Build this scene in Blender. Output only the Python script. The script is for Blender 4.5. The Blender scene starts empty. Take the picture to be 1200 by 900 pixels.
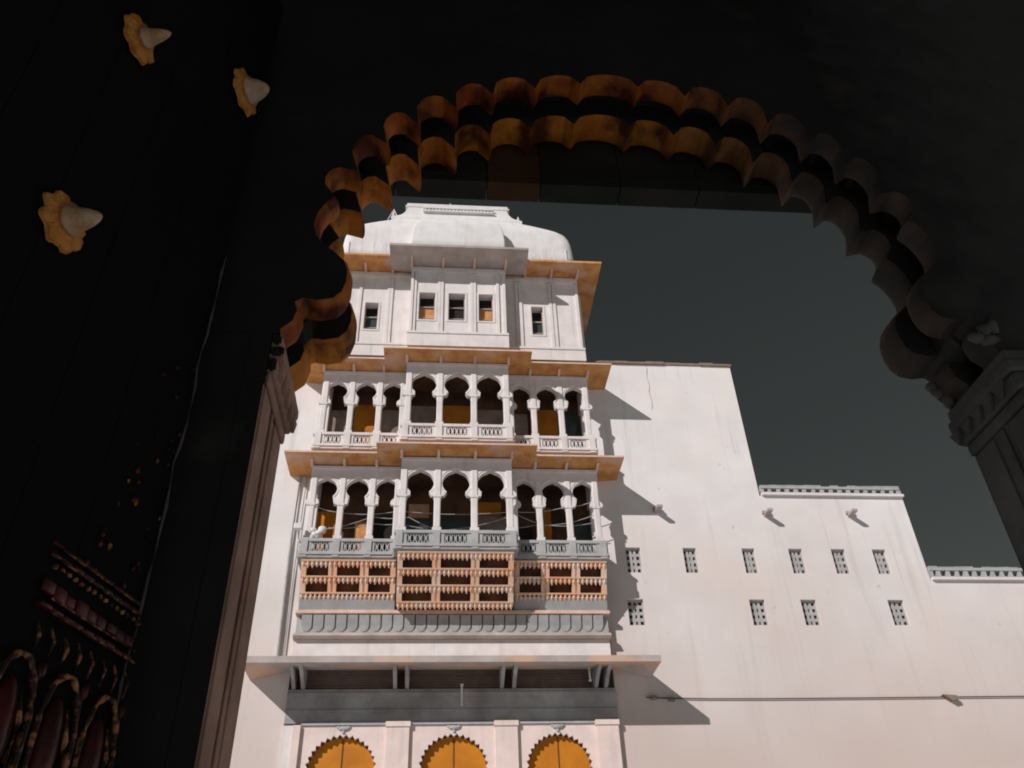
import bpy, bmesh, math, random
from mathutils import Vector, Matrix
random.seed(7)
R = math.radians
sc = bpy.context.scene
C = sc.collection

# ------------------------------------------------------------------ camera, sky, sun, exposure
CAM_Z = 1.6
PITCH, YAW, ROLL, FOC = 0.64313, 0.10291, -0.03815, 1000.0
cy, sy, cp, sp = math.cos(YAW), math.sin(YAW), math.cos(PITCH), math.sin(PITCH)
fwd = Vector((sy*cp, cy*cp, sp)); rt = Vector((cy, -sy, 0)); up = rt.cross(fwd)
c_, s_ = math.cos(ROLL), math.sin(ROLL)
right_ax = c_*rt + s_*up; up_ax = -s_*rt + c_*up
cam = bpy.data.cameras.new('camera'); camo = bpy.data.objects.new('camera', cam); C.objects.link(camo)
cam.sensor_width = 36.0; cam.lens = FOC/1200*36.0; cam.clip_start = 0.05; cam.clip_end = 3000
camo.matrix_world = Matrix(((right_ax.x, up_ax.x, -fwd.x, 0), (right_ax.y, up_ax.y, -fwd.y, 0),
                            (right_ax.z, up_ax.z, -fwd.z, CAM_Z), (0, 0, 0, 1)))
sc.camera = camo

SUN_DIR = Vector((-0.0634, -0.0595, 0.0533)).normalized()      # towards the sun
SUN_EL = math.asin(SUN_DIR.z)
SUN_AZ = math.atan2(SUN_DIR.x, SUN_DIR.y)                       # clockwise from +Y
w = bpy.data.worlds.new('World'); sc.world = w; w.use_nodes = True
nt = w.node_tree; nt.nodes.clear()
sky = nt.nodes.new('ShaderNodeTexSky'); sky.sky_type = 'NISHITA'; sky.sun_disc = False
sky.sun_elevation = SUN_EL; sky.sun_rotation = SUN_AZ; sky.altitude = 900
sky.air_density = 1.0; sky.dust_density = 0.6; sky.ozone_density = 1.0
hs = nt.nodes.new('ShaderNodeHueSaturation'); hs.inputs['Saturation'].default_value = 0.12
tint = nt.nodes.new('ShaderNodeMixRGB'); tint.blend_type = 'MULTIPLY'; tint.inputs[0].default_value = 1.0
tint.inputs[2].default_value = (0.282, 0.318, 0.298, 1)
bg = nt.nodes.new('ShaderNodeBackground'); bg.inputs['Strength'].default_value = 0.05
wo = nt.nodes.new('ShaderNodeOutputWorld')
nt.links.new(sky.outputs[0], hs.inputs['Color']); gm_ = nt.nodes.new('ShaderNodeGamma'); gm_.inputs['Gamma'].default_value = 0.9
nt.links.new(hs.outputs[0], gm_.inputs['Color']); nt.links.new(gm_.outputs[0], tint.inputs[1])
nt.links.new(tint.outputs[0], bg.inputs['Color']); nt.links.new(bg.outputs[0], wo.inputs['Surface'])

sl = bpy.data.lights.new('sun', 'SUN'); sl.energy = 3.98; sl.angle = R(0.5); sl.color = (1.0, 0.968, 0.955)
slo = bpy.data.objects.new('sun', sl); C.objects.link(slo)
slo.rotation_euler = SUN_DIR.to_track_quat('Z', 'Y').to_euler(); slo.location = (-30, -30, 40)
sc.view_settings.view_transform = 'Standard'; sc.view_settings.look = 'None'
sc.view_settings.exposure = 0.0; sc.view_settings.gamma = 1.0; sc.view_settings.use_curve_mapping = False
sc.cycles.filter_width = 1.9
sc.cycles.max_bounces = 10; sc.cycles.diffuse_bounces = 6

# ------------------------------------------------------------------ materials
def mat(name, col, col2=None, rough=0.8, scale=3.0, bump=0.15, spec=0.3, detail=6, metal=0.0, lo=0.35, hi=0.7,
        streak=None, bscale=None, tone_ramp=None):
    m = bpy.data.materials.new(name); m.use_nodes = True
    n = m.node_tree; b = n.nodes['Principled BSDF']; L = n.links
    b.inputs['Roughness'].default_value = rough; b.inputs['Metallic'].default_value = metal
    b.inputs['Specular IOR Level'].default_value = spec
    tc = n.nodes.new('ShaderNodeTexCoord')
    no = n.nodes.new('ShaderNodeTexNoise'); no.inputs['Scale'].default_value = scale
    no.inputs['Detail'].default_value = detail; no.inputs['Roughness'].default_value = 0.6
    L.new(tc.outputs['Object'], no.inputs['Vector'])
    rp = n.nodes.new('ShaderNodeValToRGB'); rp.color_ramp.elements[0].position = lo; rp.color_ramp.elements[1].position = hi
    col2 = col2 or tuple(c*0.8 for c in col)
    rp.color_ramp.elements[0].color = (*col2, 1); rp.color_ramp.elements[1].color = (*col, 1)
    L.new(no.outputs['Fac'], rp.inputs['Fac'])
    out = rp.outputs['Color']
    def overlay(vec_scale, nscale, lo_, hi_, color, amt):
        nonlocal out
        mp = n.nodes.new('ShaderNodeMapping'); mp.inputs['Scale'].default_value = vec_scale
        L.new(tc.outputs['Object'], mp.inputs['Vector'])
        n2 = n.nodes.new('ShaderNodeTexNoise'); n2.inputs['Scale'].default_value = nscale; n2.inputs['Detail'].default_value = 5
        L.new(mp.outputs[0], n2.inputs['Vector'])
        mr = n.nodes.new('ShaderNodeMapRange'); mr.inputs[1].default_value = lo_; mr.inputs[2].default_value = hi_
        mr.inputs[3].default_value = 0; mr.inputs[4].default_value = amt
        L.new(n2.outputs['Fac'], mr.inputs[0])
        mx = n.nodes.new('ShaderNodeMixRGB'); mx.inputs[2].default_value = (*color, 1)
        L.new(mr.outputs[0], mx.inputs[0]); L.new(out, mx.inputs[1]); out = mx.outputs[0]
    if streak:                       # rain streaks running down the wall
        for s in streak: overlay(*s)
    if tone_ramp:                         # tone ramp along an axis; paints light and shade on arch and gate
        sx_ = n.nodes.new('ShaderNodeSeparateXYZ'); L.new(tc.outputs['Object'], sx_.inputs[0])
        wn = n.nodes.new('ShaderNodeTexNoise'); wn.inputs['Scale'].default_value = tone_ramp[5] if len(tone_ramp) > 5 else 5; L.new(tc.outputs['Object'], wn.inputs['Vector'])
        ad = n.nodes.new('ShaderNodeMath'); ad.operation = 'MULTIPLY_ADD'; ad.inputs[1].default_value = 0.9
        ad.inputs[1].default_value = tone_ramp[4] if len(tone_ramp) > 4 else 0.9
        L.new(wn.outputs['Fac'], ad.inputs[0]); L.new(sx_.outputs[tone_ramp[3] if len(tone_ramp) > 3 else 'X'], ad.inputs[2])
        wr = n.nodes.new('ShaderNodeMapRange'); wr.inputs[1].default_value = tone_ramp[0]+(tone_ramp[4]/2 if len(tone_ramp) > 4 else .45); wr.inputs[2].default_value = tone_ramp[1]+(tone_ramp[4]/2 if len(tone_ramp) > 4 else .45)
        wr.inputs[3].default_value = 0; wr.inputs[4].default_value = 0.93; L.new(ad.outputs[0], wr.inputs[0])
        wm = n.nodes.new('ShaderNodeMixRGB'); wm.inputs[2].default_value = (*tone_ramp[2], 1)
        L.new(wr.outputs[0], wm.inputs[0]); L.new(out, wm.inputs[1]); out = wm.outputs[0]
    L.new(out, b.inputs['Base Color'])
    if bump:
        nb = n.nodes.new('ShaderNodeTexNoise'); nb.inputs['Scale'].default_value = bscale or scale*6; nb.inputs['Detail'].default_value = 8
        L.new(tc.outputs['Object'], nb.inputs['Vector'])
        bp = n.nodes.new('ShaderNodeBump'); bp.inputs['Strength'].default_value = bump; bp.inputs['Distance'].default_value = 0.02
        L.new(nb.outputs['Fac'], bp.inputs['Height']); L.new(bp.outputs[0], b.inputs['Normal'])
    return m

STR = [((1.6, 1.6, 0.10), 2.2, 0.57, 0.78, (0.42, 0.36, 0.33), 0.42),
       ((5.0, 5.0, 0.16), 1.6, 0.63, 0.76, (0.34, 0.31, 0.29), 0.36),
       ((1.0, 1.0, 1.0), 2.6, 0.70, 0.76, (0.40, 0.34, 0.31), 0.55),
       ((0.25, 0.25, 0.35), 1.0, 0.48, 0.72, (0.80, 0.66, 0.59), 0.55)]
M = {}
M['plaster'] = mat('white_plaster', (0.79, 0.745, 0.735), (0.71, 0.67, 0.66), 0.9, 0.9, 0.12, 0.15, streak=STR, bscale=4, tone_ramp=(16.0, 6.0, (0.56, 0.455, 0.41), 'Z', 7.0, 0.22))  # plaster turns darker and pinker towards the foot of the wall
M['bay'] = mat('bay_plaster', (0.78, 0.71, 0.69), (0.66, 0.61, 0.595), 0.85, 2.2, 0.12, 0.15, streak=STR[:2], bscale=9)
M['dome'] = mat('lime_washed_roof', (0.76, 0.73, 0.72), (0.66, 0.63, 0.625), 0.9, 2.0, 0.15, 0.15, streak=STR[:1])
M['peach'] = mat('peach_washed_edge', (0.74, 0.55, 0.46), (0.60, 0.38, 0.28), 0.9, 3.0, 0.1)
M['grey'] = mat('grey_painted_stone', (0.46, 0.45, 0.445), (0.36, 0.355, 0.35), 0.85, 3.0, 0.2, 0.2)
M['frieze'] = mat('grey_frieze_stone', (0.44, 0.44, 0.435), (0.33, 0.33, 0.33), 0.85, 3.0, 0.2, 0.2)
M['band_grey'] = mat('dark_grey_band_stone', (0.42, 0.41, 0.405), (0.25, 0.24, 0.235), 0.9, 1.4, 0.2, 0.2)  # mottled dark grey for the band under the lowest eave
M['ochre'] = mat('ochre_stone_slab', (0.66, 0.34, 0.13), (0.46, 0.19, 0.06), 0.85, 2.6, 0.2, 0.2, streak=[((1, 1, 1), 0.9, 0.52, 0.66, (0.60, 0.40, 0.31), 0.75)])
M['greyslab'] = mat('grey_stone_slab', (0.50, 0.42, 0.39), (0.34, 0.28, 0.26), 0.85, 1.4, 0.2, 0.2)
M['shelf'] = mat('salmon_painted_stone', (0.84, 0.43, 0.24), (0.80, 0.62, 0.50), 0.85, 1.6, 0.15, 0.2)
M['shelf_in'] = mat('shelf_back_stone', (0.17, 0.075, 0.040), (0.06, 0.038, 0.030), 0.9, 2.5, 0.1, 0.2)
M['door'] = mat('amber_painted_door', (0.60, 0.215, 0.008), (0.44, 0.145, 0.008), 0.6, 1.2, 0.05, 0.3)
M['amber'] = mat('dim_amber_panel', (0.55, 0.21, 0.014), (0.36, 0.12, 0.010), 0.7, 1.5, 0.05)
M['pink'] = mat('pink_washed_plaster', (0.79, 0.64, 0.585), (0.68, 0.55, 0.51), 0.9, 1.8, 0.12, 0.15, streak=STR[:2], bscale=9)
M['eave'] = mat('weathered_eave_slab', (0.50, 0.43, 0.405), (0.36, 0.305, 0.285), 0.85, 1.4, 0.2, 0.2, streak=[((1, 1, 1), 0.8, 0.50, 0.62, (0.62, 0.38, 0.26), 0.8)])
M['cloth_red'] = mat('red_cloth', (0.22, 0.03, 0.03), None, 0.9)
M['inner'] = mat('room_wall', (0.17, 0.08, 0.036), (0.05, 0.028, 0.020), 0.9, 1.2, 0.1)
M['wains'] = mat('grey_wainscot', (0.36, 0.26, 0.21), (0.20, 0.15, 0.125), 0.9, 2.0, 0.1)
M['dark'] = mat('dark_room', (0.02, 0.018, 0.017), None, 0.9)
M['glass'] = mat('dark_green_pane', (0.05, 0.07, 0.07), None, 0.25, spec=0.5, bump=0)
M['jali'] = mat('grey_lattice_stone', (0.46, 0.435, 0.425), (0.33, 0.315, 0.305), 0.9, 5.0, 0.1)
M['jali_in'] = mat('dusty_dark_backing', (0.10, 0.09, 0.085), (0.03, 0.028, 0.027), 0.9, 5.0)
M['tooth_shade'] = mat('brown_tooth_shade', (0.10, 0.045, 0.02), (0.05, 0.025, 0.015), 0.9, 5.0)
M['coping'] = mat('brown_coping', (0.30, 0.20, 0.155), (0.20, 0.15, 0.12), 0.9, 3.0, 0.2)
M['ground'] = mat('courtyard_pale_stone', (0.72, 0.75, 0.77), (0.64, 0.67, 0.69), 0.9, 0.6, 0.2, 0.2)
M['bounce_cut'] = mat('dark_bounce_cut', (0.06, 0.05, 0.04), (0.035, 0.03, 0.025), 0.95, 1.5, 0.4, 0.1)
M['gate'] = mat('black_gate_stone', (0.042, 0.0415, 0.041), (0.032, 0.0315, 0.031), 0.9, 1.6, 0.5, 0.04, tone_ramp=(2.2, 3.5, (0.12, 0.118, 0.115)), streak=[((1, 1, 1), 2.0, 0.62, 0.74, (0.07, 0.065, 0.06), 0.8)])  # lighter right side of the gate front: back light painted into the stone
M['gate_r'] = mat('smoky_grey_stone', (0.19, 0.183, 0.18), (0.09, 0.087, 0.085), 0.8, 2.2, 0.6, 0.25)
RIGHT_SHADE = (1.05, 2.0, (0.052, 0.051, 0.050))  # darker right half of the arch: shade painted into the stone colour
M['arch'] = mat('ochre_sandstone_arch', (0.84, 0.35, 0.045), (0.48, 0.14, 0.015), 0.75, 3.2, 0.35, 0.25, streak=[((1, 1, 1), 4.2, 0.46, 0.60, (0.07, 0.012, 0.010), 0.9)], tone_ramp=RIGHT_SHADE)
M['arch_red'] = mat('maroon_washed_arch', (0.80, 0.29, 0.038), (0.40, 0.09, 0.015), 0.75, 3.6, 0.35, 0.25, streak=[((1, 1, 1), 4.0, 0.42, 0.58, (0.055, 0.008, 0.009), 0.92)], tone_ramp=RIGHT_SHADE)
M['jamb'] = mat('brown_pink_jamb', (0.62, 0.40, 0.31), (0.34, 0.21, 0.165), 0.85, 3.0, 0.4, 0.2)
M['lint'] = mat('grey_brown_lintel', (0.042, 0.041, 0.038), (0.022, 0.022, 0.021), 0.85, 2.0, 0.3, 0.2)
M['lint2'] = mat('brown_lintel_slab', (0.12, 0.055, 0.018), (0.06, 0.03, 0.012), 0.85, 2.0, 0.3, 0.2)
M['wood'] = mat('black_teak', (0.017, 0.0158, 0.0158), (0.013, 0.0125, 0.0125), 0.95, 2.0, 0.3, 0.02)
M['redwood'] = mat('dark_red_lacquer', (0.15, 0.014, 0.018), (0.03, 0.006, 0.006), 0.4, 5.0, 0.2, 0.4)
M['gold'] = mat('worn_gold_paint', (0.55, 0.23, 0.08), (0.030, 0.010, 0.008), 0.5, 30.0, 0.3, 0.4, lo=0.48, hi=0.60)
M['brass'] = mat('rusted_brass', (0.95, 0.45, 0.10), (0.62, 0.20, 0.04), 0.6, 16.0, 0.6, 0.3)
M['steel'] = mat('pale_iron', (0.78, 0.60, 0.46), (0.62, 0.34, 0.14), 0.45, 14.0, 0.35, 0.5)
M['black'] = mat('black_rubber', (0.02, 0.02, 0.02), None, 0.6, bump=0)
M['white'] = mat('white_pvc', (0.75, 0.72, 0.70), None, 0.5, bump=0)

# ------------------------------------------------------------------ mesh helpers
class MB:
    def __init__(s): s.bm = bmesh.new()
    def box(s, x0, x1, y0, y1, z0, z1, bev=0.0):
        v = [s.bm.verts.new(p) for p in ((x0,y0,z0),(x1,y0,z0),(x1,y1,z0),(x0,y1,z0),(x0,y0,z1),(x1,y0,z1),(x1,y1,z1),(x0,y1,z1))]
        fs = [s.bm.faces.new([v[i] for i in f]) for f in ((0,3,2,1),(4,5,6,7),(0,1,5,4),(1,2,6,5),(2,3,7,6),(3,0,4,7))]
        if bev:
            es = set(e for f in fs for e in f.edges)
            bmesh.ops.bevel(s.bm, geom=list(es), offset=bev, segments=2, profile=0.5, affect='EDGES')
        return s
    def prism_xz(s, poly, y0, y1):
        a = [s.bm.verts.new((x, y0, z)) for x, z in poly]; b = [s.bm.verts.new((x, y1, z)) for x, z in poly]
        n = len(poly); fs = [s.bm.faces.new(a), s.bm.faces.new(b[::-1])]
        for i in range(n): s.bm.faces.new((a[i], b[i], b[(i+1) % n], a[(i+1) % n]))
        return s
    def prism_yz(s, poly, x0, x1):
        a = [s.bm.verts.new((x0, y, z)) for y, z in poly]; b = [s.bm.verts.new((x1, y, z)) for y, z in poly]
        n = len(poly); s.bm.faces.new(a); s.bm.faces.new(b[::-1])
        for i in range(n): s.bm.faces.new((a[i], b[i], b[(i+1) % n], a[(i+1) % n]))
        return s
    def tube(s, pts, r, seg=6):
        rings = []
        for i, p in enumerate(pts):
            p = Vector(p); d = (Vector(pts[min(i+1, len(pts)-1)]) - Vector(pts[max(i-1, 0)])).normalized()
            a = d.cross(Vector((0, 0, 1))); a = a if a.length > 1e-3 else d.cross(Vector((1, 0, 0))); a.normalize(); b = d.cross(a)
            rr = r[i] if isinstance(r, (list, tuple)) else r
            rings.append([s.bm.verts.new(p + rr*(math.cos(2*math.pi*k/seg)*a + math.sin(2*math.pi*k/seg)*b)) for k in range(seg)])
        for i in range(len(rings)-1):
            for k in range(seg):
                s.bm.faces.new((rings[i][k], rings[i][(k+1) % seg], rings[i+1][(k+1) % seg], rings[i+1][k]))
        s.bm.faces.new(rings[0][::-1]); s.bm.faces.new(rings[-1])
        return s
    def lathe(s, prof, cx, cy_, z0=0, seg=12, axis='z'):
        """prof: (radius, height) pairs"""
        rings = []
        for r, h in prof:
            ring = []
            for k in range(seg):
                a = 2*math.pi*k/seg; u, v = r*math.cos(a), r*math.sin(a)
                ring.append(s.bm.verts.new((cx+u, cy_+v, z0+h) if axis == 'z' else (cx+h, cy_+u, z0+v)))
            rings.append(ring)
        for i in range(len(rings)-1):
            for k in range(seg):
                s.bm.faces.new((rings[i][k], rings[i][(k+1) % seg], rings[i+1][(k+1) % seg], rings[i+1][k]))
        s.bm.faces.new(rings[0][::-1]); s.bm.faces.new(rings[-1])
        return s
    def blob(s, c, rx, ry, rz, sub=2, jit=0.0):
        r = bmesh.ops.create_icosphere(s.bm, subdivisions=sub, radius=1.0)
        for v in r['verts']:
            k = 1 + random.uniform(-jit, jit)
            v.co = Vector((c[0]+v.co.x*rx*k, c[1]+v.co.y*ry*k, c[2]+v.co.z*rz*k))
        return s
    def wall(s, x0, x1, z0, z1, y0, y1, holes):
        """a wall slab in the xz plane with rectangular openings (x0,x1,z0,z1)"""
        xs = sorted(set([x0, x1]+[h[0] for h in holes]+[h[1] for h in holes]))
        zs = sorted(set([z0, z1]+[h[2] for h in holes]+[h[3] for h in holes]))
        inh = lambda x, z: any(h[0] < x < h[1] and h[2] < z < h[3] for h in holes)
        V = {}
        def vv(x, y, z):
            k = (x, y, z)
            if k not in V: V[k] = s.bm.verts.new(k)
            return V[k]
        solid = lambda i, j: 0 <= i < len(xs)-1 and 0 <= j < len(zs)-1 and not inh((xs[i]+xs[i+1])/2, (zs[j]+zs[j+1])/2)
        for i in range(len(xs)-1):
            for j in range(len(zs)-1):
                if not solid(i, j): continue
                a, b, c, d = xs[i], xs[i+1], zs[j], zs[j+1]
                s.bm.faces.new((vv(a,y0,c), vv(b,y0,c), vv(b,y0,d), vv(a,y0,d)))
                s.bm.faces.new((vv(a,y1,d), vv(b,y1,d), vv(b,y1,c), vv(a,y1,c)))
                if not solid(i-1, j): s.bm.faces.new((vv(a,y0,d), vv(a,y1,d), vv(a,y1,c), vv(a,y0,c)))
                if not solid(i+1, j): s.bm.faces.new((vv(b,y0,c), vv(b,y1,c), vv(b,y1,d), vv(b,y0,d)))
                if not solid(i, j-1): s.bm.faces.new((vv(a,y0,c), vv(a,y1,c), vv(b,y1,c), vv(b,y0,c)))
                if not solid(i, j+1): s.bm.faces.new((vv(a,y0,d), vv(b,y0,d), vv(b,y1,d), vv(a,y1,d)))
        return s
    def build(s, name, m, parent=None, smooth=False):
        bmesh.ops.recalc_face_normals(s.bm, faces=s.bm.faces)
        me = bpy.data.meshes.new(name); s.bm.to_mesh(me); s.bm.free()
        for mm in (m if isinstance(m, (list, tuple)) else [m]): me.materials.append(mm)
        if smooth:
            for p in me.polygons: p.use_smooth = True
        o = bpy.data.objects.new(name, me); C.objects.link(o)
        if parent: o.parent = parent
        return o

def tag(o, label=None, cat=None, group=None, kind=None):
    if label: o['label'] = label
    if cat: o['category'] = cat
    if group: o['group'] = group
    if kind: o['kind'] = kind
    return o
def empty(name, label, cat, group=None):
    o = bpy.data.objects.new(name, None); C.objects.link(o); o.empty_display_size = 0.2
    return tag(o, label, cat, group)

# ------------------------------------------------------------------ ground
b = MB(); b.bm.faces.new([b.bm.verts.new(p) for p in ((-900, -900, 0), (900, -900, 0), (900, 900, 0), (-900, 900, 0))])
tag(b.build('ground', M['ground']), kind='structure')
for nm, x0, x1, y0, y1 in (('bounce_cut_front', -10, 5.5, 4.2, 12.5), ('bounce_cut_rear', -16, 14, -40, -1.5)):      # unseen dark ground sheets added to cut bounce light around the gate
    b = MB(); b.bm.faces.new([b.bm.verts.new(p) for p in ((x0, y0, .004), (x1, y0, .004), (x1, y1, .004), (x0, y1, .004))])
    tag(b.build(nm, M['bounce_cut']), kind='structure')

# ------------------------------------------------------------------ palace
XC = 0.53                       # axis of the bay
YW, YB, YC = 24.0, 23.16, 22.57  # wall, side bay front, centre bay front
HB, HC = 4.48, 1.70             # half widths
palace = empty('palace', 'tall white palace with stacked arcaded balconies and a long stepped white wing', 'building')

# long stepped wing on the right, with pierced stone windows
def jali(parent, x0, x1, z0, z1, y):
    m_ = MB(); t = 0.035
    m_.box(x0+.004, x0+t, y, y+.06, z0+.004, z1-.004); m_.box(x1-t, x1-.004, y, y+.06, z0+.004, z1-.004)
    nx, nz = 3, 4
    wx, wz = (x1-x0-2*t)/nx, (z1-z0-.008)/nz
    for i in range(1, nx): m_.box(x0+t+i*wx-.040, x0+t+i*wx+.040, y+.004, y+.056, z0+.004, z1-.004)
    for j in range(0, nz+1): m_.box(x0+t, x1-t, y+.008, y+.052, max(z0+.004, z0+j*wz-.05), min(z1-.004, z0+j*wz+.05))
    for i in range(nx):
        for j in range(nz):          # little quarter fillets make the holes read as rounded
            cx_, cz_ = x0+t+(i+.5)*wx, z0+(j+.5)*wz
            for sx in (-1, 1):
                for sz in (-1, 1):
                    ax, az = cx_+sx*wx/2, cz_+sz*wz/2
                    m_.prism_xz([(ax, az), (ax-sx*.055, az), (ax, az-sz*.07)], y+.012, y+.048)
    j_ = m_.build('jali_window', M['jali'], parent)
    MB().box(x0+.002, x1-.002, y+.10, y+.12, z0+.002, z1-.002).build('shutter', M['jali_in'], j_)
row1 = [(5.83, 6.30), (7.66, 8.08), (9.56, 9.97), (11.08, 11.52), (12.48, 12.93), (13.84, 14.28)]
row2 = [(5.70, 6.19), (9.46, 9.94), (11.07, 11.55), (13.84, 14.34)]
H1 = [(a, c, 12.56, 13.40) for a, c in row1]; H2 = [(a, c, 10.89, 11.70) for a, c in row2]
def wing(x0, x1, top, holes):
    m_ = MB().wall(x0, x1, 0, top, YW, YW+.5, holes)
    m_.box(x0+.002, x1-.002, YW+.502, YW+7, 0.01, top-.002)
    w_ = m_.build('wing_wall', M['plaster'], palace)
    for h in holes: jali(w_, *h, YW+.10)
    return w_
ins = lambda H, a, c: [h for h in H if a < h[0] and h[1] < c]
w1 = wing(5.06, 10.55, 20.70, ins(H1+H2, 5.06, 10.55))
w2 = wing(10.552, 15.46, 15.30, ins(H1+H2, 10.55, 15.46))
w3 = wing(15.462, 30.0, 12.34, [])
wl = wing(-8.0, -3.97, 20.60, [])
m_ = MB(); xx = 5.06
while xx < 10.55:
    x2 = min(10.60, xx+random.uniform(.5, .9)); dz = random.uniform(-.025, .02)
    m_.box(xx, x2-.004, YW-.06+random.uniform(-.02, .02), YW+.6, 20.702, 20.80+dz); xx = x2
m_.build('coping', M['coping'], w1)
tag(MB().tube([(7.40+.03*math.sin(i*1.7), YW-.012, 20.70-.2*i) for i in range(11)], .006, 5).build('wire', M['greyslab']), 'thin grey crack line running down from the top edge of the tall white wing', 'wire')  # crack line modelled as a thin tube on the wall
MB().box(-8, -3.97, YW-.06, YW+.6, 20.602, 20.70).build('coping', M['coping'], wl)
def parapet(x0, x1, z, h, parent):
    MB().box(x0, x1+.05, YW-.10, YW+.5, z+.002, z+.085).build('ledge', M['plaster'], parent)
    m_ = MB(); n = max(3, int((x1-x0)/.30)); st = (x1-x0)/n; za = z+.087
    m_.box(x0, x1, YW-.04, YW+.16, za, za+.05); m_.box(x0, x1, YW-.05, YW+.17, z+h-.09, z+h)
    for i in range(n+1):
        xx = min(max(x0+i*st, x0+.05), x1-.05)
        m_.box(xx-.05-.03*random.random(), xx+.05+.03*random.random(), YW-.03, YW+.15, za+.05, z+h-.09)
        if i < n and random.random() < .85: m_.box(x0+i*st+.004, x0+(i+1)*st-.006, YW-.055, YW+.18, z+h+.001, z+h+.02+.03*random.random())
    m_.build('parapet', M['grey'], parent)
parapet(10.62, 15.44, 15.30, .36, w2); parapet(15.50, 29.9, 12.34, .42, w3)
for x, z, p in ((7.02, 14.68, w1), (10.62, 14.60, w2), (13.45, 14.62, w2)):     # stone spouts
    m_ = MB().box(x-.09, x+.09, YW-.42, YW-.002, z-.06, z+.02); m_.box(x-.13, x+.13, YW-.10, YW-.003, z+.02, z+.10)
    m_.build('waterspout', M['greyslab'], p)

# --- lower block with the three scalloped doorways
YD = 23.94
def arch_pts(cx, hw, zs, rise, n=28, teeth=0, td=0.05):
    """points of an arch from left springing to right springing"""
    out = []
    N = n*(2 if teeth else 1)
    for i in range(N+1):
        a = math.pi*(1-i/N); k = 1.0
        if teeth and i % 2 == 1: k = 1 - td
        x = cx+hw*k*math.cos(a); z = zs+rise*k*(math.sin(a) ** 0.92)
        out.append((x, z))
    return out
DW = [(-2.38, .93), (.55, .93), (3.36, .90)]
poly = [(-3.50, 0)]
for cx, hw in DW:
    ap = arch_pts(cx, hw, 6.95, .93, 17, True, .085); poly += [(cx-hw, 0)]+ap+[(cx+hw, 0)]
poly += [(4.70, 0), (4.70, 8.10), (-3.50, 8.10)]
base = MB().prism_xz(poly, YD, YD+.16).build('doorway_screen', M['pink'], palace)
for cx, hw in DW:                    # shade ring and the amber doors
    rg = MB(); N = 26                  # added dark ring, painted as the shade between the teeth
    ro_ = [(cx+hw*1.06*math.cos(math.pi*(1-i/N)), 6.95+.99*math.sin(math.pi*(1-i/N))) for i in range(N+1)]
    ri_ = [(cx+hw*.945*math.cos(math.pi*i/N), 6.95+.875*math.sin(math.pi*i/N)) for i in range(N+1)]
    rg.prism_xz(ro_+ri_, YD+.10, YD+.158).build('arch_tooth_shade_ring', M['tooth_shade'], base)
    d_ = MB().box(cx-hw-.12, cx+hw+.12, YD+.165, YD+.22, 2.9, 8.05).build('door', M['door'], base)
    MB().box(cx-.012, cx+.012, YD+.15, YD+.168, 2.95, 7.86).build('door_joint', M['shelf_in'], d_)
    f_ = MB()                         # finial boss above each arch
    f_.blob((cx, YD-.02, 8.02), .16, .05, .06, 2); f_.blob((cx-.13, YD-.02, 8.05), .07, .04, .04, 1); f_.blob((cx+.13, YD-.02, 8.05), .07, .04, .04, 1)
    f_.blob((cx, YD-.015, 7.93), .05, .035, .06, 1)
    f_.build('arch_boss', M['grey'], base)
for x0, x1 in ((-3.70, -3.502), (-1.24, -.64), (1.66, 2.26), (4.42, 5.02)):        # pilasters
    m_ = MB().box(x0, x1, YD-.09, YD-.002, 0, 8.10)
    if x1 > -3: m_.box(x0-.03, x1+.03, YD-.12, YD-.001, 8.04, 8.17)
    m_.build('pilaster', M['pink'], palace)
MB().box(-3.96, -3.702, YD-.05, YD+.6, 0, 8.10).build('pilaster', M['bay'], palace)
MB().box(4.702, 5.055, YD-.04, YD+.5, 0, 8.10).build('door_wall_end', M['bay'], palace)
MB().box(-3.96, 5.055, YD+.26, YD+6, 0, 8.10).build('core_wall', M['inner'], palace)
MB().box(-3.5, 4.7, YD-.05, YD-.002, 8.102, 8.16).build('string_course', M['grey'], palace)
m_ = MB().box(-3.96, 5.055, YD+.0, YD+6, 8.162, 9.05)
m_.box(-3.96, 5.055, YD-.05, YD-.002, 8.86, 8.95); m_.box(-3.96, 5.055, YD-.03, YD-.002, 8.45, 8.50)
m_.build('frieze_band', M['band_grey'], palace)
m_ = MB().box(-3.96, 5.055, YD+.30, YD+6, 9.052, 10.1)
for k in range(6): m_.box(-3.9+k*.02, 5.0, YD+.26, YD+.298, 9.1+k*.075, 9.13+k*.075)
m_.build('bracket_recess', M['coping'], palace)
for x in (-3.82, -3.57, -1.08, -.75, 1.87, 2.21, 4.52, 4.80):                     # paired stone brackets
    m_ = MB().prism_yz([(YD+.3, 9.06), (YD+.02, 9.06), (YD-.25, 9.20), (YD-.60, 9.33), (YD-.95, 9.42), (YD-.95, 9.58), (YD+.3, 9.58)], x-.05, x+.05)
    m_.build('bracket', M['band_grey'], palace)

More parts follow.
